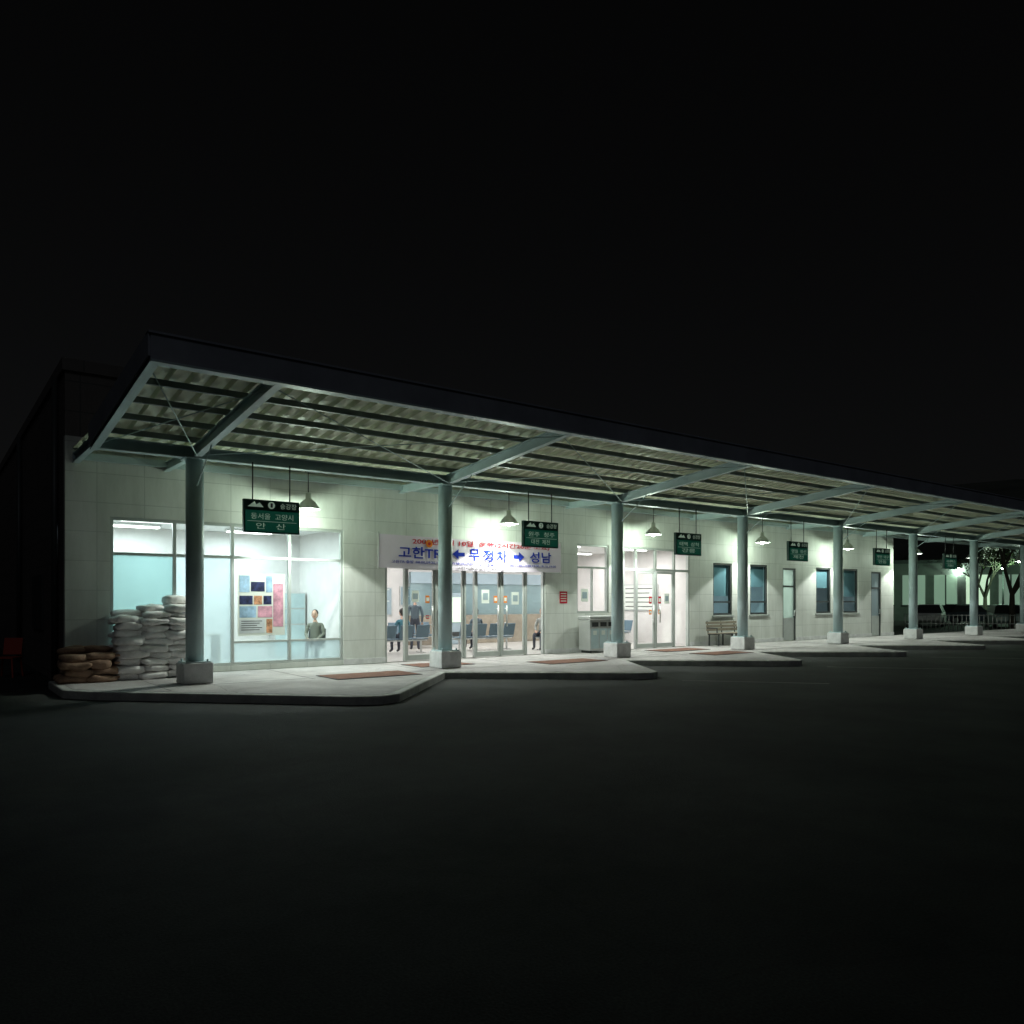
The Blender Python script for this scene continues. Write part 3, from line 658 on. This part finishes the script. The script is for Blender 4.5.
def car(x,y,rz,c):
    r=root('parked_car',(x,y,-.15),rz); k=MB()
    sec=[(-2.1,.45,.70,.78),(-1.9,.3,.85,.82),(-1.1,.25,.92,.86),(0,.22,.95,.87),(1.2,.25,.95,.86),(1.9,.3,.85,.82),(2.15,.45,.7,.75)]
    for xx,z0,z1,hw in sec: k.v+=[(xx,-hw,z0),(xx,hw,z0),(xx,hw,z1*.8),(xx,hw*.92,z1),(xx,-hw*.92,z1),(xx,-hw,z1*.8)]
    for j in range(len(sec)-1):
        for q in range(6): k.f.append((j*6+q,j*6+(q+1)%6,(j+1)*6+(q+1)%6,(j+1)*6+q)); k.sm.append(False)
    k.f+=[(5,4,3,2,1,0),tuple(range(36,42))]; k.sm+=[False]*2
    k.obj('body',c,r,.04); k=MB()
    k.v=[(-1.3,-.8,.9),(1.7,-.8,.9),(1.7,.8,.9),(-1.3,.8,.9),(-.6,-.62,1.42),(1.1,-.62,1.42),(1.1,.62,1.42),(-.6,.62,1.42)]
    k.f=[(4,5,6,7),(0,1,5,4),(1,2,6,5),(2,3,7,6),(3,0,4,7)]; k.sm=[False]*5; k.obj('cabin_glass','dark',r,.03)
    box('roof_panel',(-.55,-.6,1.421),(1.05,.6,1.46),c,r,.02)
    for i,(a_,b_) in enumerate(((-1.3,-.8),(-1.3,.8),(1.35,-.8),(1.35,.8))):
        k=MB(); s=1 if b_>0 else -1; k.tube((a_,b_-.1*s,.32),(a_,b_+.08*s,.32),.32,n=20); k.obj('wheel_%d'%i,'shoe',r)
        k=MB(); k.tube((a_,b_+.08*s,.32),(a_,b_+.09*s,.32),.19,n=16); k.obj('hub_%d'%i,'alu',r)
    for s in (-1,1): box('tail_lamp_%d'%(s+1),(2.13,s*.62-.12,.6),(2.17,s*.62+.12,.72),'red',r); box('head_lamp_%d'%(s+1),(-2.13,s*.6-.14,.55),(-2.08,s*.6+.14,.68),'signwhite',r)
x,y,_=polar(930,52); car(x,y,R(20),'white')
x,y,_=polar(965,56); car(x,y,R(150),'coat_d')
x,y,_=polar(1005,50); car(x,y,R(30),'steel')
def street_lamp(x,y,h,p,c,rz):
    r=root('street_lamp',(x,y,-.15),rz); k=MB(); k.tube((0,0,0),(0,0,h),.09,.05,12); k.tube((0,0,h-.02),(-1.1,0,h+.25),.04,.035,10); k.tube((0,0,0),(0,0,.3),.16,.14,12); k.obj('pole','dark',r)
    k=MB(); k.ell((-1.35,0,h+.25),(.34,.14,.09),ex=.8); k.obj('head','dark',r); k=MB(); k.ell((-1.35,0,h+.18),(.22,.1,.06)); k.obj('lens','bulb',r)
    light('lamp_light','POINT',(-1.35,0,h-.0),p,c,r,.1)
x,y,_=polar(1003,58); street_lamp(x,y,3.9,420,(.55,1,.66),R(20))
x,y,_=polar(948,66); street_lamp(x,y,4.2,260,(.7,1,.8),R(60))
def tree(x,y,h,seed):
    random.seed(seed); r=root('bare_tree',(x,y,-.15)); k=MB(); lf=MB()
    def br(p,d,l,rr,n):
        q=p+d*l; k.tube(p,q,rr,rr*.65,7 if n>2 else 5,cap=False)
        if n==0:
            for _ in range(5):
                c=q+Vector((random.gauss(0,.25),random.gauss(0,.25),random.gauss(0,.2))); u=Vector((random.gauss(0,1),random.gauss(0,1),random.gauss(0,1))).normalized()*.09; w=u.orthogonal().normalized()*.06
                i=len(lf.v); lf.v+=[tuple(c-u),tuple(c+w),tuple(c+u),tuple(c-w)]; lf.f.append((i,i+1,i+2,i+3)); lf.sm.append(False)
            return
        for _ in range(3):
            v=(d+Vector((random.gauss(0,.55),random.gauss(0,.55),random.gauss(.15,.3)))).normalized(); br(q,v,l*random.uniform(.6,.85),rr*.6,n-1)
    br(Vector((0,0,0)),Vector((0,0,1)),h*.3,h*.03,5); k.obj('trunk_and_limbs','bark',r); lf.obj('leaves','leaf',r)
for px,dp,h,s in ((985,60,6.5,1),(1012,48,7,2),(958,72,6,3),(915,80,7,4),(1040,55,6,5)):
    x,y,_=polar(px,dp); tree(x,y,h,s)
x0,y0,_=polar(905,46); x1,y1,_=polar(1080,46)
r=root('railing_fence'); k=MB()
for i in range(41):
    t=i/40; p=(x0+(x1-x0)*t,y0+(y1-y0)*t); k.tube((*p,-.15),(*p,.75),.025,n=6)
for z in (.2,.7): k.tube((x0,y0,z),(x1,y1,z),.025,n=6)
k.obj('rails','alu',r)
k=MB(); n=80
for i in range(n+1):
    a_=R(-60+200*i/n); 
    for j,(d_,f) in enumerate(((260,0),(330,.55),(420,1.0),(600,.7))):
        hgt=(40+35*noise.noise(Vector((i*.09,2.2,j*.2)))+10*noise.noise(Vector((i*.3,7,j)))+ (30 if 58<i<80 else 0))*f
        k.v.append((d_*math.sin(a_),d_*math.cos(a_),hgt-.3))
for i in range(n):
    for j in range(3): k.f.append((i*4+j,(i+1)*4+j,(i+1)*4+j+1,i*4+j+1)); k.sm.append(True)
k.obj('hills',mat('hill_forest',(.11,.12,.10),.95,var=.4,vscale=.05))

# ------------------------------------------------------------ world, added fill sun, camera
w=bpy.data.worlds.new('World'); scene.world=w; w.use_nodes=True; nt=w.node_tree; bg=nt.nodes['Background']
sky=nt.nodes.new('ShaderNodeTexSky'); sky.sky_type='NISHITA'; sky.sun_disc=False; sky.sun_elevation=R(40); sky.sun_rotation=R(205); sky.air_density=1
hs=nt.nodes.new('ShaderNodeHueSaturation'); hs.inputs['Saturation'].default_value=.12
nt.links.new(sky.outputs[0],hs.inputs['Color']); nt.links.new(hs.outputs[0],bg.inputs['Color']); bg.inputs['Strength'].default_value=.0006
s=bpy.data.lights.new('fill_sun','SUN'); s.energy=.06; s.angle=R(20); s.color=(.85,.92,1); so=bpy.data.objects.new('fill_sun',s); col.objects.link(so)  # weak sun lamp added only to lift the near-black ground and fascia
so.rotation_euler=(R(50),0,R(-25))
cam=bpy.data.cameras.new('camera'); co=bpy.data.objects.new('camera',cam); col.objects.link(co); scene.camera=co
co.location=(0,0,1.6); co.rotation_euler=(R(90),0,R(-37.13)); cam.sensor_width=36; cam.lens=36*780/1024; cam.shift_y=.086; cam.clip_end=3000; cam.clip_start=.05
scene.view_settings.view_transform='Standard'; scene.view_settings.look='None'; scene.view_settings.exposure=0
